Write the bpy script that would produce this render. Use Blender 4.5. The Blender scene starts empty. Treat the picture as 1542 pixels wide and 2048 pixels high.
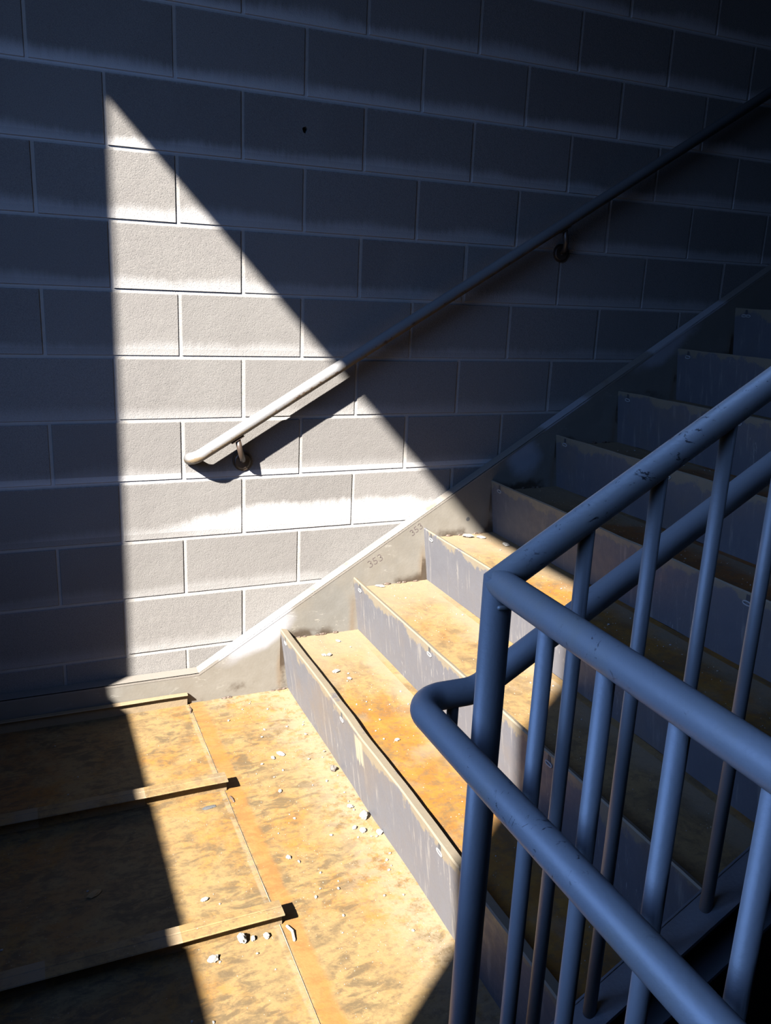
import bpy, bmesh, math, random
from mathutils import Vector, Matrix, noise as mnoise
C = bpy.context.scene
LINK = C.collection.objects.link
rnd = random.Random(7)

# ------------------------------------------------------------------ camera
RIGHT = Vector((0.91692, -0.39676, 0.0429)); DOWN = Vector((-0.06546, -0.25558, -0.96457)); FWD = Vector((0.39367, 0.88162, -0.26032))
cd = bpy.data.cameras.new('camera'); cam = bpy.data.objects.new('camera', cd); LINK(cam)
cd.lens = 1658.75 / 2048 * 36.0; cd.sensor_width = 36.0; cd.clip_start = 0.02; cd.clip_end = 200
m = Matrix.Identity(4)
for i in range(3):
    m[i][0] = RIGHT[i]; m[i][1] = -DOWN[i]; m[i][2] = -FWD[i]; m[i][3] = (-0.27752, -2.74462, 1.25972)[i]
cam.matrix_world = m
C.camera = cam

# ------------------------------------------------------------------ light
SUN = Vector((1.292, 1.0, -1.373)).normalized()       # the way the sunlight travels
SUN_STRENGTH = 64.0
SKY_STRENGTH = 13.0
EXPOSURE = 0.0
w = bpy.data.worlds.new('sky'); C.world = w; w.use_nodes = True
wn = w.node_tree.nodes; wl = w.node_tree.links
bg = wn['Background']; bg.inputs[1].default_value = SKY_STRENGTH
tc = wn.new('ShaderNodeTexCoord'); sx_ = wn.new('ShaderNodeSeparateXYZ'); rp = wn.new('ShaderNodeValToRGB')
wl.new(tc.outputs['Generated'], sx_.inputs[0]); mr = wn.new('ShaderNodeMapRange'); mr.inputs['From Min'].default_value = -1
wl.new(sx_.outputs[2], mr.inputs['Value']); wl.new(mr.outputs[0], rp.inputs[0]); wl.new(rp.outputs[0], bg.inputs[0])
# low sky dimmed to darken the far risers, the clear blue starts higher up
STOPS = [(0.0, (.05, .05, .05)), (.50, (.08, .13, .25)), (.60, (.13, .25, .56)), (.70, (.27, .50, 1.08)), (.80, (.20, .38, .90)), (.90, (.09, .18, .48)), (1.0, (.05, .12, .36))]
e_ = rp.color_ramp.elements; e_[0].position = 0; e_[0].color = (*STOPS[0][1], 1); e_[1].position = 1; e_[1].color = (*STOPS[-1][1], 1)
for q_, c_ in STOPS[1:-1]:
    k_ = e_.new(q_); k_.color = (*c_, 1)
sd = bpy.data.lights.new('sun', 'SUN'); sun = bpy.data.objects.new('sun', sd); LINK(sun)
sd.energy = SUN_STRENGTH; sd.angle = math.radians(0.75); sd.color = (1.0, 0.95, 0.885)
sun.rotation_euler = SUN.to_track_quat('-Z', 'Y').to_euler(); sun.location = (-6, -6, 7)
# portal: only guides the sky sampling through the window opening
pd = bpy.data.lights.new('window_portal', 'AREA'); po = bpy.data.objects.new('window_portal', pd); LINK(po)
pd.shape = 'RECTANGLE'; pd.size = 1.96; pd.size_y = 2.17; pd.cycles.is_portal = True
po.matrix_world = Matrix.Translation((-1.36, -1.875, 2.115)) @ Vector((1, 0, 0)).to_track_quat('-Z', 'Y').to_matrix().to_4x4()
C.view_settings.view_transform = 'Standard'; C.view_settings.look = 'None'
C.view_settings.exposure = EXPOSURE; C.view_settings.gamma = 1.0; C.view_settings.use_curve_mapping = False
C.cycles.max_bounces = 8; C.cycles.diffuse_bounces = 5; C.cycles.glossy_bounces = 4

# ------------------------------------------------------------------ node helper
class NT:
    def __init__(s, name):
        s.m = bpy.data.materials.new(name); s.m.use_nodes = True
        s.t = s.m.node_tree; s.n = s.t.nodes; s.b = s.n['Principled BSDF']
        s.geo = s.n.new('ShaderNodeNewGeometry'); s.pos = s.geo.outputs['Position']
    def put(s, sock, v):
        if isinstance(v, bpy.types.NodeSocket): s.t.links.new(v, sock)
        elif isinstance(v, (tuple, list)) and len(v) == 3 and sock.type == 'RGBA': sock.default_value = (*v, 1)
        else: sock.default_value = v
    def math(s, op, a, b=0.0, c=0.0, clamp=False):
        n = s.n.new('ShaderNodeMath'); n.operation = op; n.use_clamp = clamp
        s.put(n.inputs[0], a); s.put(n.inputs[1], b); s.put(n.inputs[2], c); return n.outputs[0]
    def xyz(s, v=None):
        n = s.n.new('ShaderNodeSeparateXYZ'); s.put(n.inputs[0], v or s.pos); return n.outputs
    def scale(s, x, y, z, off=(0, 0, 0), rot=(0, 0, 0)):
        n = s.n.new('ShaderNodeMapping'); s.put(n.inputs[0], s.pos)
        n.inputs['Scale'].default_value = (x, y, z); n.inputs['Location'].default_value = off; n.inputs['Rotation'].default_value = rot
        return n.outputs[0]
    def noise(s, sc, det=4.0, rough=0.55, vec=None, dist=0.0, lac=2.0):
        n = s.n.new('ShaderNodeTexNoise'); s.put(n.inputs['Vector'], vec or s.pos)
        n.inputs['Scale'].default_value = sc; n.inputs['Detail'].default_value = det
        n.inputs['Roughness'].default_value = rough; n.inputs['Distortion'].default_value = dist
        return n.outputs['Fac']
    def voro(s, sc, vec=None, feat='F1'):
        n = s.n.new('ShaderNodeTexVoronoi'); s.put(n.inputs['Vector'], vec or s.pos); n.inputs['Scale'].default_value = sc; n.feature = feat
        return n.outputs['Distance']
    def step(s, v, a, b, lo=0.0, hi=1.0):
        n = s.n.new('ShaderNodeMapRange'); n.interpolation_type = 'SMOOTHSTEP'
        s.put(n.inputs['Value'], v); s.put(n.inputs['From Min'], a); s.put(n.inputs['From Max'], b)
        n.inputs['To Min'].default_value = lo; n.inputs['To Max'].default_value = hi; return n.outputs[0]
    def mix(s, f, a, b):
        n = s.n.new('ShaderNodeMix'); n.data_type = 'RGBA'
        s.put(n.inputs['Factor'], f); s.put(n.inputs['A'] if False else n.inputs[6], a); s.put(n.inputs[7], b); return n.outputs[2]
    def attr(s, name):
        n = s.n.new('ShaderNodeAttribute'); n.attribute_name = name; return n.outputs['Fac']
    def bump(s, h, dist, strength=1.0, prev=None):
        n = s.n.new('ShaderNodeBump'); n.inputs['Distance'].default_value = dist; n.inputs['Strength'].default_value = strength
        s.put(n.inputs['Height'], h)
        if prev is not None: s.put(n.inputs['Normal'], prev)
        return n.outputs[0]
    def ellipse(s, cx, cz, rx, rz, tilt=0.0, ax=(0, 2)):
        o = s.xyz(); u = s.math('SUBTRACT', o[ax[0]], cx); v = s.math('SUBTRACT', o[ax[1]], cz)
        ca, sa = math.cos(tilt), math.sin(tilt)
        a = s.math('ADD', s.math('MULTIPLY', u, ca / rx), s.math('MULTIPLY', v, sa / rx))
        b = s.math('ADD', s.math('MULTIPLY', u, -sa / rz), s.math('MULTIPLY', v, ca / rz))
        return s.math('SQRT', s.math('ADD', s.math('MULTIPLY', a, a), s.math('MULTIPLY', b, b)))
    K = 0.18          # one low scale for all base colours, to weaken bounced light
    def out(s, col, rough=0.8, metal=0.0, normal=None, spec=None):
        v = s.n.new('ShaderNodeVectorMath'); v.operation = 'SCALE'; s.put(v.inputs[0], col); v.inputs['Scale'].default_value = s.K; col = v.outputs[0]
        s.put(s.b.inputs['Base Color'], col); s.put(s.b.inputs['Roughness'], rough); s.put(s.b.inputs['Metallic'], metal)
        if normal is not None: s.put(s.b.inputs['Normal'], normal)
        if spec is not None: s.put(s.b.inputs['Specular IOR Level'], spec)
        return s.m
def sub(n, *ms):      # product of several masks
    r = ms[0]
    for k in ms[1:]: r = n.math('MULTIPLY', r, k)
    return r

# ------------------------------------------------------------------ materials
def mat_block(name, mortar=False):
    n = NT(name); x, y, z = n.xyz()
    big = n.noise(2.2, 4); fine = n.noise(420, 3, 0.7); pits = n.voro(170)
    if mortar:
        col = n.mix(n.noise(40, 4), (.60, .56, .50), (.74, .70, .65))
    else:
        col = n.mix(n.attr('tone'), (.37, .345, .32), (.475, .445, .415))
        col = n.mix(n.step(big, .42, .68, 0, .45), col, (.50, .475, .44))
        col = n.mix(n.step(fine, .36, .60, .55, 0), col, (.20, .195, .19)); col = n.mix(n.step(n.noise(150, 4, .75), .60, .68, 0, .55), col, (.15, .145, .14)); col = n.mix(n.step(n.noise(190, 3, .7, n.scale(1, 1, 1, (7, 7, 7))), .60, .70, 0, .4), col, (.60, .58, .54))
        st = n.ellipse(0.98, 0.185, .055, .05)                 # a dark scuff low on the wall
        st = n.math('ADD', st, n.math('MULTIPLY', n.noise(60, 5), 1.2))
        col = n.mix(n.step(st, .9, 1.7, .8, 0), col, (.13, .125, .12))
    # lime bloom above the bed joints
    q = n.math('DIVIDE', z, .2032); fr = n.math('MULTIPLY', n.math('FRACT', n.math('ADD', q, 20)), .2032)
    iv = n.n.new('ShaderNodeValToRGB'); iv.color_ramp.interpolation = 'CONSTANT'
    vals = {9: .25, 8: .35, 7: .95, 6: .32, 5: .32, 4: .50, 3: .62, 2: .75, 1: 1.0, 0: 1.0, -1: .95, -2: .85, -3: .6}
    cells = [(.01, .3)] + [(((9 - k) + 4 + .001) / 32.0, v) for k, v in sorted(vals.items(), reverse=True)]
    el = iv.color_ramp.elements
    while len(el) > 1: el.remove(el[-1])
    el[0].position = 0; el[0].color = (.3, .3, .3, 1)
    for p_, v in cells[1:]:
        e = el.new(p_); e.color = (v, v, v, 1)
    n.put(iv.inputs[0], n.math('DIVIDE', n.math('ADD', q, 4), 32.0))
    inten = n.b and iv.outputs[0]
    drip = n.noise(1.0, 5, .6, n.scale(70, 70, 9)); wide = n.noise(3.2, 3, .5, n.scale(1, 1, 1, (3, 0, 5)))
    hgt = n.math('ADD', n.math('MULTIPLY', n.math('SUBTRACT', wide, .16), .135), n.math('MULTIPLY', drip, .05))
    zone = n.step(n.math('ADD', n.ellipse(.72, .45, .62, .12), n.math('MULTIPLY', n.noise(7, 5), .5)), .7, 1.3, 1, 0)    # heavy white bloom low in the middle
    hgt = n.math('MULTIPLY', hgt, n.math('ADD', .8, n.math('MULTIPLY', zone, 1.2)))
    band = n.step(fr, n.math('MULTIPLY', hgt, .12), hgt, 1, 0)
    below = n.step(fr, n.math('SUBTRACT', .2032 + .004, n.math('MULTIPLY', drip, .03)), .2032, 0, .5)
    msk = n.math('MULTIPLY', n.math('MAXIMUM', band, below), inten)
    l7 = n.math('MULTIPLY', n.step(n.math('ABSOLUTE', n.math('SUBTRACT', z, .47)), .12, .14, 1, 0), n.math('SUBTRACT', n.math('MULTIPLY', zone, 1.1), .55))
    msk = n.math('MULTIPLY', msk, n.math('ADD', 1, l7), clamp=True)
    col = n.mix(n.math('MULTIPLY', msk, .95), col, (1.0, .985, .97))
    h = n.math('ADD', n.math('MULTIPLY', fine, .8), n.math('MULTIPLY', n.step(pits, .05, .5), .5))
    b = n.bump(h, .0010, .8)
    b = n.bump(n.noise(24, 3), .003, .5, b)
    return n.out(col, .95, 0, b, .2)
M_BLOCK = mat_block('concrete_block'); M_MORTAR = mat_block('mortar', True)

def mat_brickwall():
    n = NT('block_wall_plain')
    bt = n.n.new('ShaderNodeTexBrick'); bt.offset = .5
    v = n.xyz(); cb = n.n.new('ShaderNodeCombineXYZ'); n.put(cb.inputs[0], n.math('ADD', v[0], v[1])); n.put(cb.inputs[1], v[2])
    n.put(bt.inputs['Vector'], cb.outputs[0])
    bt.inputs['Scale'].default_value = 1; bt.inputs['Brick Width'].default_value = .4064; bt.inputs['Row Height'].default_value = .2032
    bt.inputs['Mortar Size'].default_value = .006
    n.put(bt.inputs['Color1'], (.24, .23, .22)); n.put(bt.inputs['Color2'], (.28, .27, .26)); n.put(bt.inputs['Mortar'], (.36, .34, .33))
    return n.out(n.mix(n.step(n.noise(200, 3), .4, .6, .2, 0), bt.outputs['Color'], (.2, .2, .2)), .95, 0, n.bump(n.math('SUBTRACT', n.noise(200, 3), bt.outputs['Fac']), .003))
M_WALL = mat_brickwall()
def mat_concrete(name, a, b):
    n = NT(name); return n.out(n.mix(n.noise(5, 8, .6), a, b), .9, 0, n.bump(n.noise(60, 5), .002))
M_CEIL = mat_concrete('concrete_ceiling', (.20, .20, .20), (.30, .30, .29)); M_FLOOR = mat_concrete('concrete_floor', (.10, .10, .10), (.17, .165, .16))

def rust(name, seed=0.0, landing=False, zone=(-.9, -.35), g1=.185, g2=.25):
    n = NT(name); x, y, z = n.xyz()
    off = (seed, seed * 1.7, seed * .6)
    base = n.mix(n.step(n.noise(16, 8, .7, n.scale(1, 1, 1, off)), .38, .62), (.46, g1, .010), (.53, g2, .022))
    if landing:
        tanm = n.step(n.noise(4.2, 9, .70, n.scale(1, 1, 1, (4, 1, 0)), .4), .30, .56)
        base = n.mix(n.math('MULTIPLY', tanm, .85), base, (.46, .32, .135))
        base = n.mix(sub(n, n.step(n.math('ADD', x, n.math('MULTIPLY', n.noise(3, 6, .6), .6)), -.35, .45, .75, 0), n.step(n.noise(7, 7, .68, n.scale(1, 1, 1, (6, 6, 0))), .42, .56)), base, (.44, .15, .012))  # more rust toward the left; its redness also paints in the shaded side
        streak = n.noise(1.0, 7, .66, n.scale(16, 34, 16, off, (0, 0, math.radians(14))), .6)
    else:
        tanm = n.step(n.math('ADD', n.noise(3.6, 9, .70, n.scale(1, 1, 1, off), .4), n.step(y, *zone, -.22, .16)), .40, .62)
        # dust gathers at the back of each tread, rust shows along the nose
        base = n.mix(n.math('MULTIPLY', tanm, .75), base, (.47, .325, .140))
        streak = n.noise(1.0, 7, .66, n.scale(16, 8, 16, off), .6)
    dk = sub(n, n.step(streak, .42, .60), n.step(n.noise(6, 8, .68, n.scale(1, 1, 1, (seed + 9, 2, 0))), .40, .56))
    base = n.mix(n.math('MULTIPLY', dk, .78 if landing else .6), base, (.145, .10, .045))
    mott = n.step(n.noise(38, 8, .75, n.scale(1, 1.6, 1, off)), .50, .60); base = n.mix(n.math('MULTIPLY', mott, .5), base, (.20, .13, .06))
    fl = n.step(n.noise(55, 6, .7), .56, .70); base = n.mix(n.math('MULTIPLY', fl, .45), base, (.16, .10, .05))
    if landing:
        band = sub(n, n.step(x, .196, .204), n.step(n.math('ADD', x, n.math('MULTIPLY', n.noise(25, 5), .02)), .246, .262, 1, 0))
        base = n.mix(n.math('MULTIPLY', band, .6), base, (.52, .215, .03))
        # pale cement dust near the first riser and the wall, and a line along the plate lap
        w1 = n.math('ADD', x, n.math('MULTIPLY', n.noise(9, 6), .16))
        near = sub(n, n.step(w1, .42, .62), n.step(y, -1.75, -1.2, .45, 1))
        w2 = n.step(n.math('SUBTRACT', y, n.math('MULTIPLY', n.noise(8, 5), .1)), -.28, -.10)
        w2 = sub(n, w2, n.step(x, .2, .32))
        line = n.step(n.math('ABSOLUTE', n.math('SUBTRACT', x, .186)), .003, .009, .6, 0)
        dust = n.math('MAXIMUM', n.math('MAXIMUM', near, w2), line)
        base = n.mix(n.math('MULTIPLY', sub(n, dust, n.step(n.noise(30, 7, .7), .36, .55)), .72), base, (.55, .42, .26))
    else:
        ph = n.math('FRACT', n.math('ADD', n.math('DIVIDE', n.math('SUBTRACT', x, .5255), .2785), 10.0))
        back = n.step(n.math('ADD', ph, n.math('MULTIPLY', n.math('SUBTRACT', n.noise(11, 6, .6), .5), .6)), .62, .98, 0, .75)
        wall = n.step(n.math('ADD', y, n.math('MULTIPLY', n.math('SUBTRACT', n.noise(9, 6, .6), .5), .4)), -.50, -.12, 0, .7)
        base = n.mix(n.math('MAXIMUM', back, wall), base, (.47, .36, .225))
        base = n.mix(n.step(n.noise(4, 6, .6, n.scale(1, 1, 1, (1, 2 + seed, 3))), .56, .7, 0, .5), base, (.46, .35, .22))
    sp = n.step(n.voro(70, n.scale(1, 1, 1, (seed, 0, 0))), .05, .12, 1, 0); sp = n.math('MULTIPLY', sp, n.step(n.noise(9, 3), .5, .62))
    base = n.mix(n.math('MULTIPLY', sp, .7), base, (.72, .66, .56))
    b = n.bump(n.noise(90, 6, .65), .0012, .8)
    b = n.bump(n.noise(5, 3), .004, .5, b)
    return n.out(base, .82, 0, b, .25)
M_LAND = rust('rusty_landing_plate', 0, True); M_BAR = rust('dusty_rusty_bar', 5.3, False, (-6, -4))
M_TREADS = [rust('rusty_tread', 2.3 * k + 1, False, (-.9, -.35) if k != 1 else (-6, -4), .185 if k < 3 else .145, .25 if k < 3 else .19) for k in range(5)]  # treads that get no sun: redder base colour stands in for shade

def mat_riser():
    n = NT('grey_primed_steel'); x, y, z = n.xyz()
    col = n.mix(n.noise(5, 6, .6), (.225, .225, .255), (.29, .285, .30))
    run = n.noise(1.0, 6, .62, n.scale(40, 55, 3)); col = n.mix(n.step(run, .56, .70, 0, .6), col, (.55, .51, .46))
    sc = n.noise(1.0, 8, .7, n.scale(60, 90, 14, (5, 5, 5)), 1.4); col = n.mix(sub(n, n.step(sc, .60, .68), n.step(n.noise(4, 3), .5, .62)), col, (.80, .75, .66))
    warm = n.step(n.noise(2.5, 5, .6, n.scale(1, 1, 1, (8, 8, 8))), .5, .7, 0, .5); col = n.mix(warm, col, (.34, .27, .21))
    # height under the fold of this riser
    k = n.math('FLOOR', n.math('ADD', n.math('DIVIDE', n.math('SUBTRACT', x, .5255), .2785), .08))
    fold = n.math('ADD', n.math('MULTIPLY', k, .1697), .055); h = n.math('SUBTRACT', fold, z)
    wear = n.math('SUBTRACT', h, n.math('MULTIPLY', n.math('SUBTRACT', n.noise(9, 7, .68), .44), .17))
    col = n.mix(n.step(wear, .006, .018, .8, 0), col, (.50, .41, .27))
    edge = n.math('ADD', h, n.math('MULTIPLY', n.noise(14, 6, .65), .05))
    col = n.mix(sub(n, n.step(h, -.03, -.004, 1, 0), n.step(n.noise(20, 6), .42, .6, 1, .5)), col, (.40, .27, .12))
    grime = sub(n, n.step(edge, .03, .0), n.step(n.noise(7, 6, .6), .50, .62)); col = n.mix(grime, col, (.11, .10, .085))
    # cream splash on the first riser
    sx = n.math('DIVIDE', n.math('ADD', y, .825), .036); dr = n.noise(1.0, 3, .5, n.scale(1, 110, 4))
    reach = n.math('ADD', .05, n.math('MULTIPLY', dr, .09)); spl = n.step(n.math('ABSOLUTE', sx), .55, 1.1, 1, 0)
    spl = sub(n, spl, n.step(h, reach, n.math('ADD', reach, .006), 1, 0), n.step(h, .012, .02), n.step(x, .6, .61, 1, 0), n.step(dr, .36, .46))
    col = n.mix(spl, col, (.68, .62, .44))
    b = n.bump(n.noise(120, 4), .0006, .6)
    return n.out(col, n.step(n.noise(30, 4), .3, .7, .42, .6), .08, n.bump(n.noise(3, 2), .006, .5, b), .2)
M_RISER = mat_riser()

def mat_stringer():
    n = NT('weathered_stringer_steel'); x, y, z = n.xyz()
    col = n.mix(n.noise(4, 6, .6), (.41, .37, .305), (.50, .455, .385))
    col = n.mix(n.step(n.noise(2.2, 5, .6), .52, .7, 0, .6), col, (.35, .345, .32))
    sc = n.noise(1.0, 8, .7, n.scale(26, 26, 60, (2, 0, 0), (0, math.radians(35), 0)), 1.2)
    col = n.mix(sub(n, n.step(sc, .57, .65), n.step(n.noise(5, 3), .46, .58)), col, (.68, .64, .55))
    # rust around each riser's end
    ph = n.math('FRACT', n.math('ADD', n.math('DIVIDE', n.math('SUBTRACT', x, .5255), .2785), 10.0))
    d = n.math('MINIMUM', ph, n.math('SUBTRACT', 1, ph)); d = n.math('ADD', d, n.math('MULTIPLY', n.noise(14, 5), .12))
    slope = n.math('ADD', n.math('MULTIPLY', n.math('SUBTRACT', x, .226), .61), -.069)
    low = n.step(n.math('SUBTRACT', slope, z), .09, .20)
    col = n.mix(sub(n, n.step(d, .04, .15, .4, 0), n.step(x, .5, .52), low), col, (.42, .235, .08))
    # burnt and dirty patches low on the web, above each tread
    st = n.math('ADD', n.math('MULTIPLY', n.math('FLOOR', n.math('DIVIDE', n.math('SUBTRACT', x, .5255), .2785)), .1697), .015)
    st = n.math('MAXIMUM', st, -.184); hh = n.math('SUBTRACT', z, st)
    dirt = n.math('SUBTRACT', hh, n.math('MULTIPLY', n.noise(11, 6, .6), .06))
    col = n.mix(sub(n, n.step(dirt, -.022, .012, .85, 0), n.step(n.noise(6, 5), .44, .56)), col, (.10, .06, .03))
    # touch-up primer sprayed on in soft clouds
    wob = n.math('MULTIPLY', n.noise(10, 5), .9)
    for cx, cz, rx, rz, t in ((.44, .03, .15, .052, .50), (1.50, .648, .075, .085, .3), (2.13, 1.085, .17, .062, .60)):
        e = n.math('ADD', n.ellipse(cx, cz, rx, rz, t), wob)
        col = n.mix(n.step(e, .95, 1.6, .9, 0), col, (.84, .84, .90))
    b = n.bump(n.noise(100, 4), .0006, .6)
    return n.out(col, n.step(n.noise(20, 4), .3, .7, .42, .62), .25, n.bump(n.noise(2.5, 2), .006, .5, b), .4)
M_STR = mat_stringer()

def mat_flange():
    n = NT('stringer_flange_steel'); x, y, z = n.xyz()
    col = n.mix(n.noise(6, 6, .6), (.40, .355, .30), (.50, .455, .40))
    col = n.mix(n.step(n.noise(9, 6, .65), .55, .68, 0, .6), col, (.36, .27, .17))
    wob = n.math('MULTIPLY', n.math('SUBTRACT', n.noise(12, 4), .5), .05)
    for a, b_ in ((.30, .56), (1.59, 1.78), (2.08, 2.42)):
        xx = n.math('ADD', x, wob); col = n.mix(sub(n, n.step(xx, a - .01, a + .01), n.step(xx, b_ - .02, b_ + .02, 1, 0)), col, (.74, .73, .75))
    return n.out(col, .55, .1, n.bump(n.noise(80, 4), .0008), .4)
M_FLANGE = mat_flange()

def mat_paint(name, a, b_, scuff=True, rusty=False):
    n = NT(name); x, y, z = n.xyz()
    col = n.mix(n.noise(9, 5, .55), a, b_)
    col = n.mix(n.step(n.noise(4, 3), .5, .7, 0, .3), col, tuple(c * 1.35 for c in b_))
    if scuff:
        s1 = n.noise(1.0, 7, .7, n.scale(38, 70, 55), 1.5); reg = n.step(n.noise(3.1, 3, .5, n.scale(1, 1, 1, (2, 6, 1))), .50, .60)
        worn = sub(n, n.step(n.noise(5, 5, .6, n.scale(1, 1, 1, (0, 3, 3))), .50, .66), n.step(n.noise(30, 6, .7), .35, .6, .4, 1))
        col = n.mix(n.math('MULTIPLY', worn, .55), col, (.60, .55, .44))
        col = n.mix(sub(n, n.step(s1, .60, .635), reg), col, (.035, .035, .045))
    if rusty:
        nz = n.xyz(n.geo.outputs['Normal'])[2]
        und = n.step(n.math('ADD', nz, n.math('MULTIPLY', n.noise(22, 6, .65), .9)), .10, .42, .85, 0)
        col = n.mix(und, col, (.42, .29, .14))
        col = n.mix(sub(n, n.step(n.noise(60, 6, .7), .56, .62), n.step(nz, -.2, .1, 1, 0)), col, (.16, .08, .04))
    b = n.bump(n.noise(160, 3), .0005, .7)
    return n.out(col, .48, 0, b, .45)
M_PAINT = mat_paint('grey_painted_pipe', (.47, .48, .49), (.60, .61, .62))
M_POST = mat_paint('grey_painted_upright', (.47, .48, .49), (.60, .61, .62), False)
M_PIPE = mat_paint('weathered_wall_pipe', (.36, .355, .36), (.46, .455, .45), False, True)
M_BRACKET = mat_paint('brown_bracket_iron', (.065, .045, .032), (.125, .075, .045), False)
M_DARKSTEEL = mat_paint('dark_stringer_steel', (.14, .15, .17), (.19, .20, .22), False)
def flat(name, c, r=.8, metal=0.0):
    n = NT(name); return n.out(n.mix(n.noise(60, 5), tuple(k * .8 for k in c), c), r, metal, n.bump(n.noise(200, 4), .001))
M_RING = flat('white_rim', (.72, .72, .70), .6); M_SMUDGE = flat('black_smudge', (.07, .07, .075)); M_WELD = flat('burnt_weld', (.17, .10, .055), .7)
M_CHIP = flat('pale_mortar', (.66, .62, .55)); M_GRIT = flat('tan_grit', (.58, .48, .34)); M_WOOD = flat('ochre_chip', (.55, .33, .10)); M_INK = flat('grease_pencil', (.19, .13, .12)); M_STONE = flat('dark_stone', (.26, .22, .18))

# ------------------------------------------------------------------ mesh helper
def woff(o):
    v = Vector((0, 0, 0))
    while o is not None: v += o.location; o = o.parent
    return v
class MB:
    def __init__(s): s.v = []; s.f = []; s.sm = []; s.mi = []
    def add(s, vs, fs, smooth=False, mi=0):
        o = len(s.v); s.v += [tuple(v) for v in vs]
        for f in fs: s.f.append([i + o for i in f]); s.sm.append(smooth); s.mi.append(mi)
        return s
    def box(s, a, b):
        (x0, y0, z0), (x1, y1, z1) = a, b
        return s.add([(x0, y0, z0), (x1, y0, z0), (x1, y1, z0), (x0, y1, z0), (x0, y0, z1), (x1, y0, z1), (x1, y1, z1), (x0, y1, z1)],
                     [(0, 3, 2, 1), (4, 5, 6, 7), (0, 1, 5, 4), (1, 2, 6, 5), (2, 3, 7, 6), (3, 0, 4, 7)])
    def prism(s, pts, y0, y1, axis='y'):      # closed profile of (x, z) points swept along y (or (y, z) along x)
        n = len(pts)
        P = (lambda p, t: (p[0], t, p[1])) if axis == 'y' else (lambda p, t: (t, p[0], p[1]))
        vs = [P(p, y0) for p in pts] + [P(p, y1) for p in pts]
        fs = [(i, (i + 1) % n, n + (i + 1) % n, n + i) for i in range(n)]
        return s.add(vs, fs + [tuple(range(n))[::-1], tuple(range(n, 2 * n))])
    def seg(s, p0, p1, r, n0=None, n1=None, n=28, r1=None):     # pipe between two points, ends cut on the given planes
        p0, p1 = Vector(p0), Vector(p1); d = (p1 - p0).normalized(); r1 = r if r1 is None else r1
        a = d.orthogonal().normalized(); b = d.cross(a); vs = []
        for p, nn, rr in ((p0, n0, r), (p1, n1, r1)):
            nn = Vector(nn) if nn is not None else d
            for i in range(n):
                t = 2 * math.pi * i / n; q = (a * math.cos(t) + b * math.sin(t)) * rr
                q = q - d * (q.dot(nn) / d.dot(nn)); vs.append(p + q)
        s.add(vs, [(i, (i + 1) % n, n + (i + 1) % n, n + i) for i in range(n)], True)
        o = len(s.v) - 2 * n
        s.f.append([o + i for i in range(n)][::-1]); s.sm.append(False); s.mi.append(0)
        s.f.append([o + n + i for i in range(n)]); s.sm.append(False); s.mi.append(0); return s
    def tube(s, path, r, n=28, round0=False, round1=False):
        P = [Vector(p) for p in path]; rad = [r] * len(P)
        def cap(P0, D):
            return [(P0 + D * (r * math.sin(t)), r * math.cos(t)) for t in (0.45, 0.85, 1.2, 1.45)]
        if round1:
            D = (P[-1] - P[-2]).normalized(); c = cap(P[-1], D); P += [q for q, _ in c]; rad += [k for _, k in c]
        if round0:
            D = (P[0] - P[1]).normalized(); c = cap(P[0], D)[::-1]; P = [q for q, _ in c] + P; rad = [k for _, k in c] + rad
        T = []
        for i in range(len(P)):
            a = (P[i] - P[i - 1]).normalized() if i else None; b = (P[i + 1] - P[i]).normalized() if i < len(P) - 1 else None
            T.append(((a or b) + (b or a)).normalized())
        u = T[0].orthogonal().normalized(); vs = []
        for i, p in enumerate(P):
            u = (u - T[i] * u.dot(T[i])).normalized(); v = T[i].cross(u)
            for k in range(n):
                t = 2 * math.pi * k / n; vs.append(p + (u * math.cos(t) + v * math.sin(t)) * rad[i])
        fs = [(i * n + k, i * n + (k + 1) % n, (i + 1) * n + (k + 1) % n, (i + 1) * n + k) for i in range(len(P) - 1) for k in range(n)]
        s.add(vs, fs, True); o = len(s.v) - len(vs)
        s.f.append([o + i for i in range(n)][::-1]); s.sm.append(False); s.mi.append(0)
        o = len(s.v) - n; s.f.append([o + i for i in range(n)]); s.sm.append(False); s.mi.append(0); return s
    def build(s, name, mat, parent=None, bevel=0.0):
        off = woff(parent); me = bpy.data.meshes.new(name)
        me.from_pydata([tuple(Vector(v) - off) for v in s.v], [], s.f)
        me.polygons.foreach_set('use_smooth', s.sm); me.polygons.foreach_set('material_index', s.mi)
        for q in (mat if isinstance(mat, (list, tuple)) else [mat]): me.materials.append(q)
        bm = bmesh.new(); bm.from_mesh(me); bmesh.ops.recalc_face_normals(bm, faces=bm.faces); bm.to_mesh(me); bm.free()
        o = bpy.data.objects.new(name, me); LINK(o)
        if parent is not None: o.parent = parent
        if bevel:
            b = o.modifiers.new('bevel', 'BEVEL'); b.width = bevel; b.segments = 2; b.limit_method = 'ANGLE'; b.angle_limit = math.radians(35)
        return o
def tag(o, label=None, cat=None, group=None, kind=None):
    for k, v in (('label', label), ('category', cat), ('group', group), ('kind', kind)):
        if v: o[k] = v
    return o
def thing(name, loc, label, cat, group=None):
    o = bpy.data.objects.new(name, None); o.location = loc; LINK(o); o.empty_display_size = .1
    return tag(o, label, cat, group)

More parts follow.
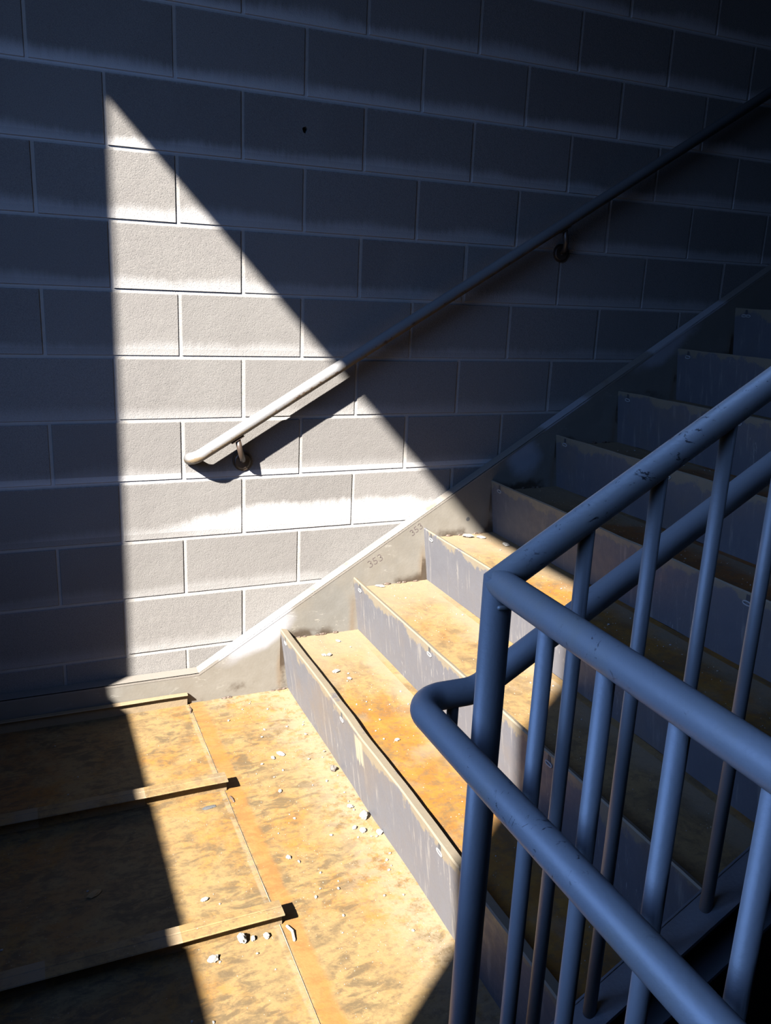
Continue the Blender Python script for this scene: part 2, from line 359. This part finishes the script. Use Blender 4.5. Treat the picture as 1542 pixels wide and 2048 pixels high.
# ------------------------------------------------------------------ the room
BX0, BX1, Z0, Z1, YF = -1.15, 4.75, -3.0, 3.62, -4.3
mb = MB(); mb.box((BX0 - .2, .0032, Z0), (BX1, .2, Z1))
tones = [.5] * len(mb.f)
W, H, J, D = .4064, .2032, .0052, .0032
for r in range(-4, 18):
    zb, zt = r * H + J, (r + 1) * H - J
    shift = 0.0 if r % 2 == 0 else .5        # running bond
    for c in range(-4, 13):
        x0, x1 = (c + shift) * W + J, (c + 1 + shift) * W - J
        if x1 < BX0 - .2 or x0 > BX1: continue
        j = lambda: rnd.uniform(-.0012, .0012)
        a0, a1, c0, c1 = x0 + j(), x1 + j(), zb + j(), zt + j(); e = .0016; yy = rnd.uniform(-.0008, .0006)
        hole = (r == 8 and x0 < .608 < x1)
        outer = [(a0, D, c0), (a1, D, c0), (a1, D, c1), (a0, D, c1)]; inner = [(a0 + e, yy, c0 + e), (a1 - e, yy, c0 + e), (a1 - e, yy, c1 - e), (a0 + e, yy, c1 - e)]
        t = rnd.random(); nf = len(mb.f)
        if not hole:
            mb.add(outer + inner, [(4, 5, 6, 7), (0, 1, 5, 4), (1, 2, 6, 5), (2, 3, 7, 6), (3, 0, 4, 7)], mi=1)
        else:
            hx, hz, hr, N = .608, 1.735, .0085, 16
            ang = [math.pi * 1.25 + 2 * math.pi * i / N for i in range(N)]
            ring = [(hx + hr * (1 + .18 * math.sin(3 * q)) * math.cos(q), yy, hz + hr * (1.2 + .1 * math.cos(5 * q)) * math.sin(q)) for q in ang]
            back = [(p_[0], .0, p_[2]) for p_ in ring]; deep = [(p_[0], .16, p_[2]) for p_ in ring]
            vs = outer + inner + ring + deep; fs = [(0, 1, 5, 4), (1, 2, 6, 5), (2, 3, 7, 6), (3, 0, 4, 7)]
            for k in range(4):
                seg = [8 + (k * 4 + i) % N for i in range(5)]
                fs.append(tuple([4 + k] + seg + [4 + (k + 1) % 4])[::-1])
            for i in range(N): fs.append((8 + i, 8 + (i + 1) % N, 24 + (i + 1) % N, 24 + i))
            fs.append(tuple(24 + i for i in range(N)))
            mb.add(vs, fs, mi=1)
        tones += [t] * (len(mb.f) - nf)
wb = None
me = bpy.data.meshes.new('wall_back'); me.from_pydata(mb.v, [], mb.f)
me.polygons.foreach_set('material_index', mb.mi); me.materials.append(M_MORTAR); me.materials.append(M_BLOCK)
at = me.attributes.new('tone', 'FLOAT', 'FACE'); at.data.foreach_set('value', tones)
# the mortar sheet must not close the hole in front of the block's own tube
bm = bmesh.new(); bm.from_mesh(me)
ff = [f for f in bm.faces if f.material_index == 0 and f.calc_center_median().y < .01]
bm.to_mesh(me); bm.free()
wb = bpy.data.objects.new('wall_back', me); LINK(wb); tag(wb, kind='structure')
cut_done = False
# open the mortar sheet behind the hole: split its front face around a small square
bm = bmesh.new(); bm.from_mesh(me); bm.faces.ensure_lookup_table()
f0 = min((f for f in bm.faces if f.material_index == 0), key=lambda f: f.calc_center_median().y)
lay = bm.faces.layers.float.get('tone')
cs = {}
for v in f0.verts: cs[(v.co.x > 1, v.co.z > 0)] = v
s_ = .012; q = {(i, k): bm.verts.new((.608 + (s_ if i else -s_), .0032, 1.735 + (s_ if k else -s_))) for i in (False, True) for k in (False, True)}
bm.faces.remove(f0)
o_ = [(False, False), (True, False), (True, True), (False, True)]
for i in range(4):
    a, b_ = o_[i], o_[(i + 1) % 4]; nf = bm.faces.new((cs[a], cs[b_], q[b_], q[a])); nf.material_index = 0
bm.to_mesh(me); bm.free()

OY0, OY1, OZ0, OZ1 = -2.852, -.899, 1.033, 3.197
lw = MB(); X0, X1 = BX0 - .2, BX0
lw.box((X0, YF, Z0), (X1, OY0, Z1)); lw.box((X0, OY1, Z0), (X1, .0, Z1)); lw.box((X0, OY0, Z0), (X1, OY1, OZ0)); lw.box((X0, OY0, OZ1), (X1, OY1, Z1))
tag(lw.build('wall_left', M_WALL), kind='structure')
tag(MB().box((BX1, YF, Z0), (BX1 + .2, .2, Z1)).build('wall_right', M_WALL), kind='structure')
tag(MB().box((X0, YF - .2, Z0), (BX1 + .2, YF, Z1)).build('wall_front', M_WALL), kind='structure')
tag(MB().box((X0, YF - .2, Z1), (BX1 + .2, .2, Z1 + .2)).build('ceiling', M_CEIL), kind='structure')
tag(MB().box((X0, YF - .2, Z0 - .2), (BX1 + .2, .2, Z0)).build('floor', M_FLOOR), kind='structure')

# ------------------------------------------------------------------ geometry constants
LZ = -.184; YW, YN = -.06, -1.845; PX, PY = .276, -1.875
def sl(x): return -.069 + .61 * (x - .226)          # top line of the stringers
def nose(k): return .5255 + .2785 * k, .055 + .1697 * k
NR = 13
TOPX = nose(NR - 1)[0]; TOPZ = nose(NR - 1)[1]

# ------------------------------------------------------------------ landing
land = thing('stair_landing', (-.4, -2.1, LZ), 'rusty steel landing deck with raised stiffener bars at the foot of the stairs', 'landing')
n_ = 0
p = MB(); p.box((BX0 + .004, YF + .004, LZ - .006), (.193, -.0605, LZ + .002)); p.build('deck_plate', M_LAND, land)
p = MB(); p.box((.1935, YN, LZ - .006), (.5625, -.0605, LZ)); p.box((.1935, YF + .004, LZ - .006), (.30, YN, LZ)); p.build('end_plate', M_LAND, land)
def stiffener(yn, x1, x0=BX0 + .006, wd=.056, hh=.045, nk=40):
    # folded bar: flat top, small front lip that overhangs a recessed web, foot on the deck
    rc = .024 if wd > .04 else .014
    prof = [(yn + rc, 0), (yn + rc, hh - .004), (yn + .001, hh - .004), (yn, hh - .002), (yn + .002, hh), (yn + wd * .45, hh + .0008), (yn + wd * .5, hh - .0005), (yn + wd * .55, hh + .0008), (yn + wd - .004, hh - .001), (yn + wd, 0)]
    mm = MB(); vs = []; N = len(prof)
    for i in range(nk + 1):
        x = x0 + (x1 - x0) * i / nk
        for a, b_ in prof: vs.append((x, a + .0012 * mnoise.noise(Vector((x * 4, yn, 0))), LZ + .002 + b_ + (.0015 * mnoise.noise(Vector((x * 5, yn, 3))) if b_ > .01 else 0)))
    fs = [(i * N + k, i * N + (k + 1) % N, (i + 1) * N + (k + 1) % N, (i + 1) * N + k) for i in range(nk) for k in range(N)]
    fs += [tuple(range(N)), tuple(range(nk * N, nk * N + N))[::-1]]
    return mm.add(vs, fs)
for yn in (-.088, -.645, -1.212, -1.76, -2.325, -2.89, -3.45):
    stiffener(yn, .2 if yn < -.1 else .187, wd=.056 if yn < -.1 else .027).build('stiffener_bar', M_BAR, land)
# lap weld, weld blobs
def blob(c, r, mat, name, parent, sq=(1, 1, .5), amp=.35, sub_=2, rot=0.0, seed=None):
    bm = bmesh.new(); bmesh.ops.create_icosphere(bm, subdivisions=sub_, radius=1.0)
    sd_ = seed if seed is not None else rnd.random() * 50; cr, sr = math.cos(rot), math.sin(rot)
    for v in bm.verts:
        k = 1 + amp * mnoise.noise(v.co * 1.7 + Vector((sd_, sd_ * .3, 0))) + amp * .5 * mnoise.noise(v.co * 4 + Vector((0, sd_, 0)))
        q = v.co * k * r; q = Vector((q.x * sq[0], q.y * sq[1], q.z * sq[2])); v.co = Vector((q.x * cr - q.y * sr, q.x * sr + q.y * cr, q.z))
    me = bpy.data.meshes.new(name); bm.to_mesh(me); bm.free(); me.materials.append(mat)
    o = bpy.data.objects.new(name, me); LINK(o); o.parent = parent
    o.location = Vector(c) - woff(parent); return o
lap = MB(); path = [(.1935 + .002 * mnoise.noise(Vector((0, t * .07, 1))), -.13 - t * .03, LZ + .0005 + .0012 * mnoise.noise(Vector((5, t * .4, 1)))) for t in range(120)]
lap.tube(path, .0016, 8); lap.build('lap_weld', M_GRIT, land)
blob((.135, -.688, LZ + .003), .020, flat('grey_slag', (.12, .12, .12)), 'slag_mark', land, (1, .36, .14), .25, 3, .12)
MB().tube([(.203, -.655, LZ + .001), (.206, -.668, LZ + .002), (.207, -.682, LZ + .001)], .003, 8, True, True).build('tack_weld', M_WELD, land)
MB().tube([(.209, -1.20, LZ + .003), (.215, -1.222, LZ + .006), (.212, -1.246, LZ + .003)], .0035, 10, True, True).build('tack_weld', M_RING, land)
MB().tube([(.19, -.098, LZ + .003), (.193, -.113, LZ + .003), (.186, -.135, LZ + .003)], .003, 8, True, True).build('tack_weld', M_WELD, land)
# edge channel of the landing beside the open well
ec = MB(); ec.box((.292, YF + .004, LZ - .20), (.300, YN - .06, LZ + .115)); ec.box((.252, YF + .004, LZ + .107), (.300, YN - .06, LZ + .115)); ec.build('edge_channel', M_DARKSTEEL, land)

# ------------------------------------------------------------------ staircase
stair = thing('staircase', (.5255, -.95, LZ), 'steel pan staircase with rusty treads and grey risers climbing to the right', 'staircase')
def stringer_web(y0, y1, dep, xs=BX0 + .004, landing=True):
    xe = TOPX + .6; m2 = MB()
    pts = ([(xs, -.075), (.232, -.075)] if landing else [(.29, sl(.29))]) + [(TOPX + .25, sl(TOPX + .25)), (xe, sl(TOPX + .25))]
    bot = [(xe, sl(TOPX + .25) - dep), (TOPX + .25, sl(TOPX + .25) - dep)] + ([(.45, -.36), (xs, -.36)] if landing else [(.29 , sl(.29) - dep)])
    return m2.prism(pts + bot, y0, y1)
wfar = stringer_web(YW, YW + .006, .34).build('wall_stringer', M_STR, stair)
# flange along its top, to the wall
fl = MB(); th = .007
top = [(BX0 + .004, -.075), (.232, -.075), (TOPX + .25, sl(TOPX + .25)), (TOPX + .6, sl(TOPX + .25))]
fp = top + [(a, b_ - th) for a, b_ in top[::-1]]
fl.prism(fp, YW - .001, -.0055); fl.build('top_flange', M_FLANGE, wfar)
near = stringer_web(YN - .006, YN, .15, landing=False).build('outer_stringer', M_DARKSTEEL, stair)
for nm, dz, th in (('top_flange', 0.0, .008), ('bottom_flange', -.125, .008)):
    f2 = MB(); a = [(.29, sl(.29) + dz), (TOPX + .25, sl(TOPX + .25) + dz)]
    f2.prism(a + [(q[0], q[1] - th) for q in a[::-1]], YN - .062, YN - .004); f2.build(nm, M_DARKSTEEL, near)
# pale seams on the web face: grease pencil numbers
def scribble(strokes, ox, oz, size, ang, name, parent, r=.0012):
    mm = MB(); ca, sa = math.cos(ang), math.sin(ang)
    for st in strokes:
        P = []
        for u, v in st:
            a, b_ = u * size, v * size; P.append((ox + a * ca - b_ * sa, YW - .0006, oz + a * sa + b_ * ca))
        # flat ribbon on the web
        for i in range(len(P) - 1):
            a = Vector(P[i]); b_ = Vector(P[i + 1]); d = (b_ - a).normalized(); nrm = Vector((-d.z, 0, d.x)) * r
            mm.add([a - nrm, a + nrm, b_ + nrm, b_ - nrm], [(0, 1, 2, 3)])
    return mm.build(name, M_INK, parent)
def arc(cx, cy, rx, ry, a0, a1, n=9):
    return [(cx + rx * math.cos(math.radians(a0 + (a1 - a0) * i / n)), cy + ry * math.sin(math.radians(a0 + (a1 - a0) * i / n))) for i in range(n + 1)]
def three(o): return [arc(o + .25, .76, .26, .24, 150, -80) + arc(o + .24, .27, .30, .27, 80, -150)]
def five(o): return [[(o + .55, 1.0), (o + .1, .98), (o + .08, .58)] + arc(o + .22, .30, .30, .28, 110, -150)]
num = three(0) + five(.85) + three(1.7)
scribble(num, .868, .256, .026, .50, 'pencil_number', wfar)
scribble(three(0) + five(.85) + three(1.7), 1.036, .366, .023, .62, 'pencil_number', wfar)
# a bolt hole in the web above tread three
MB().seg((1.27, YW - .0005, .415), (1.27, YW + .002, .415), .008, n=16).build('bolt_hole', M_SMUDGE, wfar)
def wavy(pts, y0, y1, nk, amp, seed):
    vs = []; N = len(pts)
    for i in range(nk + 1):
        y = y0 + (y1 - y0) * i / nk
        for k, (x, z) in enumerate(pts):
            w_ = math.sin(math.pi * i / nk)
            vs.append((x + amp * w_ * mnoise.noise(Vector((y * 3, k * .03, seed))), y, z + amp * .5 * mnoise.noise(Vector((y * 9, k * .03, seed + 9)))))
    fs = [(i * N + k, i * N + (k + 1) % N, (i + 1) * N + (k + 1) % N, (i + 1) * N + k) for i in range(nk) for k in range(N)]
    fs += [tuple(range(N)), tuple(range(nk * N, nk * N + N))[::-1]]
    return vs, fs
def slot_ring(x, y, z, lean, parent, sc=1.0):
    mm = MB(); N, n2 = 20, 6; vs = []
    for i in range(N):
        t = 2 * math.pi * i / N
        cy = .0100 * math.cos(t) * sc + (.0028 if math.cos(t) > 0 else -.0028); cz = .0052 * math.sin(t) * sc
        ny, nz = math.cos(t), math.sin(t)
        for j in range(n2):
            u = 2 * math.pi * j / n2; rr = .0024
            vs.append((x - .0012 + rr * .5 * math.sin(u) + (cz + rr * math.cos(u) * nz) * -lean, y + cy + rr * math.cos(u) * ny, z + cz + rr * math.cos(u) * nz))
    fs = [(i * n2 + j, ((i + 1) % N) * n2 + j, ((i + 1) % N) * n2 + (j + 1) % n2, i * n2 + (j + 1) % n2) for i in range(N) for j in range(n2)]
    mm.add(vs, fs, True); return mm.build('slot_ring', M_RING, parent)
for k in range(NR):
    xn, zn = nose(k); zb = LZ if k == 0 else zn - .1697 - .04; xb = xn + (.0315 if k == 0 else .0255)
    t = .004; lean = (xb - xn) / (zn - zb)
    if k == 0: prof = [(xb, zb), (xn, zn - .004), (xn + .003, zn), (xn + .026, zn - .005), (xn + .028, zn - .018), (xn + .024, zn - .018), (xn + .022, zn - .009), (xn + .006, zn - .004), (xb + t, zb)]
    else: prof = [(xb, zb), (xn, zn - .004), (xn + .003, zn), (xn + .014, zn - .004), (xn + .040, zn - .036), (xn + .036, zn - .039), (xn + .011, zn - .009), (xn + .005, zn - .005), (xb + t, zb)]
    vs, fs = wavy(prof, YW, YN, 40, .004 if k else .006, k * 3.1)
    r_ = MB().add(vs, fs).build('riser', M_RISER, stair)
    x2, z2 = nose(k + 1); px0 = xn + (.029 if k == 0 else .037); px1 = x2 + .0255
    pz = zn - .04
    if k < NR - 1:
        pr = [(px0, pz), (px0 + (px1 - px0) * .5, pz - .0015), (px1, pz), (px1, pz - .004), (px0, pz - .004)]
        vs, fs = wavy(pr, YW - .0005, YN, 30, .0, k * 2.3 + 1)
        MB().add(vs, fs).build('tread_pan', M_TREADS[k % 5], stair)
    for i, yy in enumerate((-.119, -.69, -1.325)):
        if k and (k > 8): break
        t_ = (yy - YW) / (YN - YW); dsp = (.004 if k else .006) * math.sin(math.pi * t_) * mnoise.noise(Vector((yy * 3, .03, k * 3.1)))
        zz = zn - .0305; xx = xn + .0305 * lean + dsp - .0004
        if k == 7 and i == 0:
            slot_ring(xx, yy + .010, zz, lean, r_, .8); slot_ring(xx, yy - .012, zz, lean, r_, .8)
        else: slot_ring(xx, yy, zz, lean, r_)
        sm = MB(); hy = .009; z_a, z_b = zz + .008, zn - .006
        x_a, x_b = xn + (zn - z_a) * lean + dsp, xn + (zn - z_b) * lean + dsp; ya, yb = yy - hy, yy + hy * .6
        sm.add([(x_a - .0007, ya, z_a), (x_a - .0007, yb, z_a), (x_b - .0007, yb * 1.0 - .002, z_b), (x_b - .0007, ya + .001, z_b), (x_a + .002, ya, z_a), (x_a + .002, yb, z_a), (x_b + .002, yb, z_b), (x_b + .002, ya, z_b)], [(0, 1, 2, 3), (4, 7, 6, 5), (0, 4, 5, 1), (1, 5, 6, 2), (2, 6, 7, 3), (3, 7, 4, 0)]); sm.build('slot_smudge', M_SMUDGE, r_)
    # weld beads where pan and web meet
    if k < 9:
        for q in range(5):
            xx = px0 + (px1 - px0) * (.15 + .7 * ((q * .37 + k * .21) % 1)); blob((xx, YW - .004, pz + .001), rnd.uniform(.004, .008), M_WELD, 'weld_bead', stair, (1.6, .6, .7), .5)
for xx in (.32, .335, .50, .525, .54, .05, .08, .11, .14, .16): blob((xx, YW - .004, LZ + (.001 if xx > .2 else .034)), rnd.uniform(.005, .008), M_WELD, 'weld_bead', stair, (1.7, .6, .7), .5)
MB().box((TOPX + .02, YN, TOPZ - .05), (BX1 - .004, -.006, TOPZ - .04)).build('upper_deck', M_TREADS[0], stair)

# ------------------------------------------------------------------ guard railing
PR = .0200; BR = .0108
guard = thing('guard_railing', (PX, PY, LZ), 'blue-grey painted pipe guard railing with upright balusters beside the stairs', 'railing')
T = Vector((PX, PY, .897)); SD = Vector((1, 0, .60)).normalized(); mit = (Vector((0, 0, 1)) + SD).normalized()
MB().seg((PX, PY, LZ), T, PR, None, mit).build('post', M_POST, guard)
E1 = T + SD * 4.1
MB().seg(T, E1, PR, mit, None, 32).build('sloping_top_rail', M_PAINT, guard)
MB().tube([T, (PX, -3.0, .878), (PX, YF + .01, .857)], PR * .998, 32, True).build('level_top_rail', M_PAINT, guard)
MB().tube([(PX + .010, PY - .0165, .868), (PX + .002, PY - .0215, .869), (PX - .008, PY - .0205, .870)], .0032, 8, True, True).build('weld_bead', M_PAINT, guard)
for k in range(26):
    x = .409 + .1135 * k; zt = T.z + .60 * (x - PX)
    MB().seg((x, PY, sl(x) - .003), (x, PY, zt), BR, n=20).build('baluster', M_POST, guard)
for k in range(18):
    y = -1.990 - .1115 * k; zt = .897 - .040 * (-y + PY) / 2.4
    MB().seg((PX, y, LZ + .114), (PX, y, zt), BR, n=20).build('baluster', M_POST, guard)
# the handrail that turns the corner on the stair side
def bend(p, a, b, r, n=10):       # rounded corner at p between points a and b
    p, a, b = Vector(p), Vector(a), Vector(b); u = (a - p).normalized(); v = (b - p).normalized(); th = u.angle(v)
    d = r / math.tan(th / 2); c = p + (u + v).normalized() * (r / math.sin(th / 2)); s0 = p + u * d - c; s1 = p + v * d - c; om = s0.angle(s1)
    return [c + (s0 * math.sin((1 - t) * om) + s1 * math.sin(t * om)) / math.sin(om) for t in [i / n for i in range(n + 1)]]
HX, HY, HZ = .200, -1.800, .702
K = Vector((.300, HY, HZ)); top_ = Vector((3.6, HY, HZ + .597 * 3.3)); cn = Vector((HX, HY, HZ)); fr_ = Vector((HX, YF + .02, HZ - .012))
path = [top_] + bend(K, top_, cn, .06, 6) + bend(cn, K, fr_, .046, 12) + [fr_]
hr = MB().tube(path, PR, 32).build('handrail', M_PAINT, guard)
def arm(a, mid, b): return MB().tube([Vector(a)] + bend(mid, a, b, .018, 6) + [Vector(b)], .0088, 12)
arm((.262, HY - .004, HZ - .012), (.262, HY - .004, HZ - .075), (PX - .002, PY + .018, HZ - .090)).build('handrail_bracket', M_PAINT, hr)
for x in (1.25, 2.5):
    z = HZ + .597 * (x - .3); arm((x, HY, z - .015), (x, HY, z - .07), (x, PY + .01, z - .07)).build('handrail_bracket', M_PAINT, hr)

# ------------------------------------------------------------------ wall handrail
WY = -.059
def wz(x): return .801 + .607 * (x - .414)
wh = thing('wall_handrail', (.235, -.059, .69), 'round steel handrail sloping up the concrete block wall on brackets', 'handrail')
a = Vector((3.9, WY, wz(3.9))); c = Vector((.236, WY, wz(.236) + .004)); e = Vector((.222, .0, wz(.236) - .010))
MB().tube([a] + bend(c, a, e, .036, 12) + [Vector((.2225, -.004, wz(.236) - .0095))], PR, 32).build('pipe', M_PIPE, wh)
for x in (.402, 1.622, 2.842):
    zc = .669 + (x - .402) * .612; br = None
    m_ = MB(); m_.seg((x, -.0005, zc), (x, -.006, zc), .0335, n=32); m_.seg((x, -.006, zc), (x, -.010, zc), .031, n=32, r1=.024)
    br = m_.build('bracket', M_BRACKET, wh)
    px_ = x - .030; MB().tube([(x, -.008, zc + .002), (x - .006, -.036, zc + .012), (x - .017, -.055, zc + .035), (px_, -.059, wz(px_) - .018)], .0095, 14).build('bracket_arm', M_BRACKET, br)
    sdl = MB(); d = Vector((1, 0, .607)).normalized(); cc = Vector((px_, -.059, wz(px_) - .0215)); sdl.box((0, 0, 0), (0, 0, 0)) if False else None
    u = d * .024; v = Vector((0, .011, 0)); w2 = Vector((-d.z, 0, d.x)) * .002
    sdl.add([cc - u - v - w2, cc + u - v - w2, cc + u + v - w2, cc - u + v - w2, cc - u - v + w2, cc + u - v + w2, cc + u + v + w2, cc - u + v + w2],
            [(0, 3, 2, 1), (4, 5, 6, 7), (0, 1, 5, 4), (1, 2, 6, 5), (2, 3, 7, 6), (3, 0, 4, 7)]); sdl.build('saddle', M_BRACKET, br)
    MB().seg((x, -.009, zc - .002), (x, -.0155, zc - .002), .0075, n=6).build('bolt', flat('bolt_steel', (.30, .27, .25), .4, .6), br)

# ------------------------------------------------------------------ rubble
def chip(name, loc, r, mat, label, cat, group=None, sq=(1, .8, .4), amp=.5, sub_=2, rot=None):
    o = blob((0, 0, 0), r, mat, name, None, sq, amp, sub_, rnd.random() * 6 if rot is None else rot)
    lo = min(v.co.z for v in o.data.vertices); o.location = (loc[0], loc[1], loc[2] - lo - .0006)
    return tag(o, label, cat, group)
TZ = [nose(k)[1] - .04 for k in range(6)]
T1 = TZ[0] - .0008; T2 = TZ[1] - .0008; T3 = TZ[2] - .0008
P = 'mortar_chip'
big = [
 ((.632, -.238, T1), .0115, 'pale mortar chip on the lowest tread, left one of a touching pair near the wall', (1.1, .8, .4)),
 ((.650, -.243, T1), .012, 'pale mortar chip on the lowest tread, right one of a touching pair near the wall', (1.1, .8, .5)),
 ((.628, -.371, T1), .0145, 'white oval mortar chip, the largest on the lowest tread', (1.3, .8, .4)),
 ((.652, -.433, T1), .010, 'cream mortar chip on the lowest tread just right of the large oval one', (1.2, .7, .5)),
 ((.720, -.140, T1), .011, 'pale mortar chip at the back of the lowest tread beside the stringer', (1.2, .8, .4)),
 ((.643, -.835, T1), .0095, 'small white mortar chip alone on the bright orange part of the lowest tread', (.8, 1.2, .5)),
 ((.905, -.078, T2), .0185, 'flat white mortar flake on the second tread against the stringer', (1.3, .6, .28)),
 ((1.255, -.095, T3), .021, 'flat white mortar flake on the third tread at the edge of the sunlight', (1.3, .7, .4)),
 ((1.300, -.118, T3), .019, 'grey mortar flake in shadow on the third tread beside the sunlit white one', (1.3, .7, .3)),
 ((1.345, -.225, T3), .020, 'grey flat mortar flake on the third tread close to the fourth riser', (1.3, .8, .3)),
 ((.405, -.485, LZ), .015, 'flat pale mortar flake in the middle of the landing plate', (1.4, .8, .3)),
 ((.375, -.50, LZ), .010, 'small cream chip left of the flat flake on the landing plate', (1.1, .8, .5)),
 ((.530, -.880, LZ), .0175, 'round whitish mortar lump resting against the foot of the first riser', (1, .9, .8)),
 ((.545, -.958, LZ), .0115, 'white chip at the foot of the first riser nearest the camera of its row', (1, 1, .7)),
 ((.505, -.935, LZ), .013, 'yellowish mortar lump beside the first riser, below the round whitish one', (1, .9, .6)),
 ((.488, -.915, LZ), .010, 'cream mortar chip left of the yellowish lump by the first riser', (1, .8, .6)),
 ((.512, -.820, LZ), .012, 'cream chip above the round whitish lump by the first riser', (1, .8, .5)),
 ((.028, -1.239, LZ + .002), .0135, 'pale chip alone on the landing below the nearest stiffener bar', (1.2, .9, .5)),
 ((.100, -1.208, LZ + .002), .0155, 'jagged white chip against the nearest stiffener bar', (1.2, .8, .8)),
 ((.125, -1.212, LZ + .002), .009, 'small chip just right of the jagged white one at the nearest stiffener bar', (1, .8, .7)),
 ((.155, -1.215, LZ + .002), .011, 'tan chip near the welded end of the nearest stiffener bar', (1, .8, .6)),
 ((.048, -1.049, LZ + .002), .0095, 'small white chip between the second and the nearest stiffener bar', (1.3, .8, .5)),
 ((.282, -.970, LZ), .009, 'small pale chip alone right of the plate lap on the landing', (1.1, .8, .6)),
 ((.345, -.68, LZ), .0085, 'small cream chip on the landing level with the middle stiffener bar', (1, .8, .6)),
]
for loc, r, lab, sq in big: chip(P, loc, r * .74, M_CHIP, lab, 'mortar chip', None, sq, .36, 3)
chip('stone', (.53, -.625, LZ), .012, M_STONE, 'small dark stone at the foot of the first riser', 'stone', None, (1.1, .8, .7), .4)
chip('rust_flake', (-.195, -.938, LZ + .002), .013, M_WOOD, 'small ochre flake lying alone on the shaded rusty landing', 'flake', None, (1.5, .7, .25), .3, 2, .5)
def strew(zone, z, cnt, label, group, rr=(.003, .0065)):
    for _ in range(cnt):
        x = rnd.uniform(zone[0], zone[1]); y = rnd.uniform(zone[2], zone[3])
        chip('mortar_crumb', (x, y, z), rnd.uniform(*rr) * .85, rnd.choice((M_CHIP, M_CHIP, M_GRIT)), label, 'crumb', group, (1, .8, .6), .5, 1)
strew((.28, .54, -1.35, -.12), LZ, 38, 'tiny pale mortar crumb scattered on the landing before the first riser', 'crumbs on the landing before the first riser')
strew((.50, .545, -1.2, -.5), LZ, 14, 'tiny mortar crumb in the row along the foot of the first riser', 'crumbs along the foot of the first riser')
strew((-.6, .18, -1.15, -.7), LZ + .002, 12, 'tiny mortar crumb between the two nearer stiffener bars', 'crumbs between the nearer stiffener bars', (.002, .0045))
strew((-.6, .18, -.56, -.14), LZ + .002, 12, 'tiny mortar crumb between the wall stiffener bar and the middle one', 'crumbs beyond the middle stiffener bar', (.002, .0045))
strew((-.1, .18, -1.5, -1.22), LZ + .002, 8, 'tiny mortar crumb in front of the nearest stiffener bar', 'crumbs in front of the nearest stiffener bar', (.002, .005))
strew((.60, .80, -1.4, -.1), T1, 16, 'tiny mortar crumb on the lowest tread', 'crumbs on the lowest tread', (.002, .005))
strew((.88, 1.08, -1.5, -.1), T2, 18, 'tiny mortar crumb on the second tread', 'crumbs on the second tread', (.002, .005))
strew((1.16, 1.35, -1.7, -.25), T3, 18, 'tiny mortar crumb on the third tread', 'crumbs on the third tread', (.002, .005))
strew((1.46, 1.64, -1.6, -.1), nose(3)[1] - .0408, 14, 'tiny mortar crumb on the fourth tread', 'crumbs on the fourth tread', (.002, .005))
strew((1.72, 1.91, -.8, -.1), nose(4)[1] - .0408, 16, 'tiny mortar crumb on the fifth tread', 'crumbs on the fifth tread', (.002, .006))
# uncountable grit
g = MB()
def grit(zone, z, cnt, r=(.0008, .002)):
    for _ in range(cnt):
        x = rnd.uniform(zone[0], zone[1]); y = rnd.uniform(zone[2], zone[3]); s = rnd.uniform(*r); a = rnd.random() * 6
        ca, sa = math.cos(a) * s, math.sin(a) * s
        g.add([(x + ca, y + sa, z - .0004), (x - sa, y + ca, z - .0004), (x - ca, y - sa, z - .0004), (x + sa, y - ca, z - .0004), (x, y, z + s * .9)], [(0, 1, 4), (1, 2, 4), (2, 3, 4), (3, 0, 4), (0, 3, 2, 1)])
grit((.25, .55, -1.5, -.07), LZ, 500); grit((-.7, .19, -1.6, -.12), LZ + .002, 260)
for k in range(5): grit((nose(k)[0] + .06, nose(k)[0] + .28, -1.8, -.07), nose(k)[1] - .0405, 170)
tag(g.build('grit', M_GRIT), 'fine pale cement grit scattered over the landing and treads', 'grit', None, 'stuff')
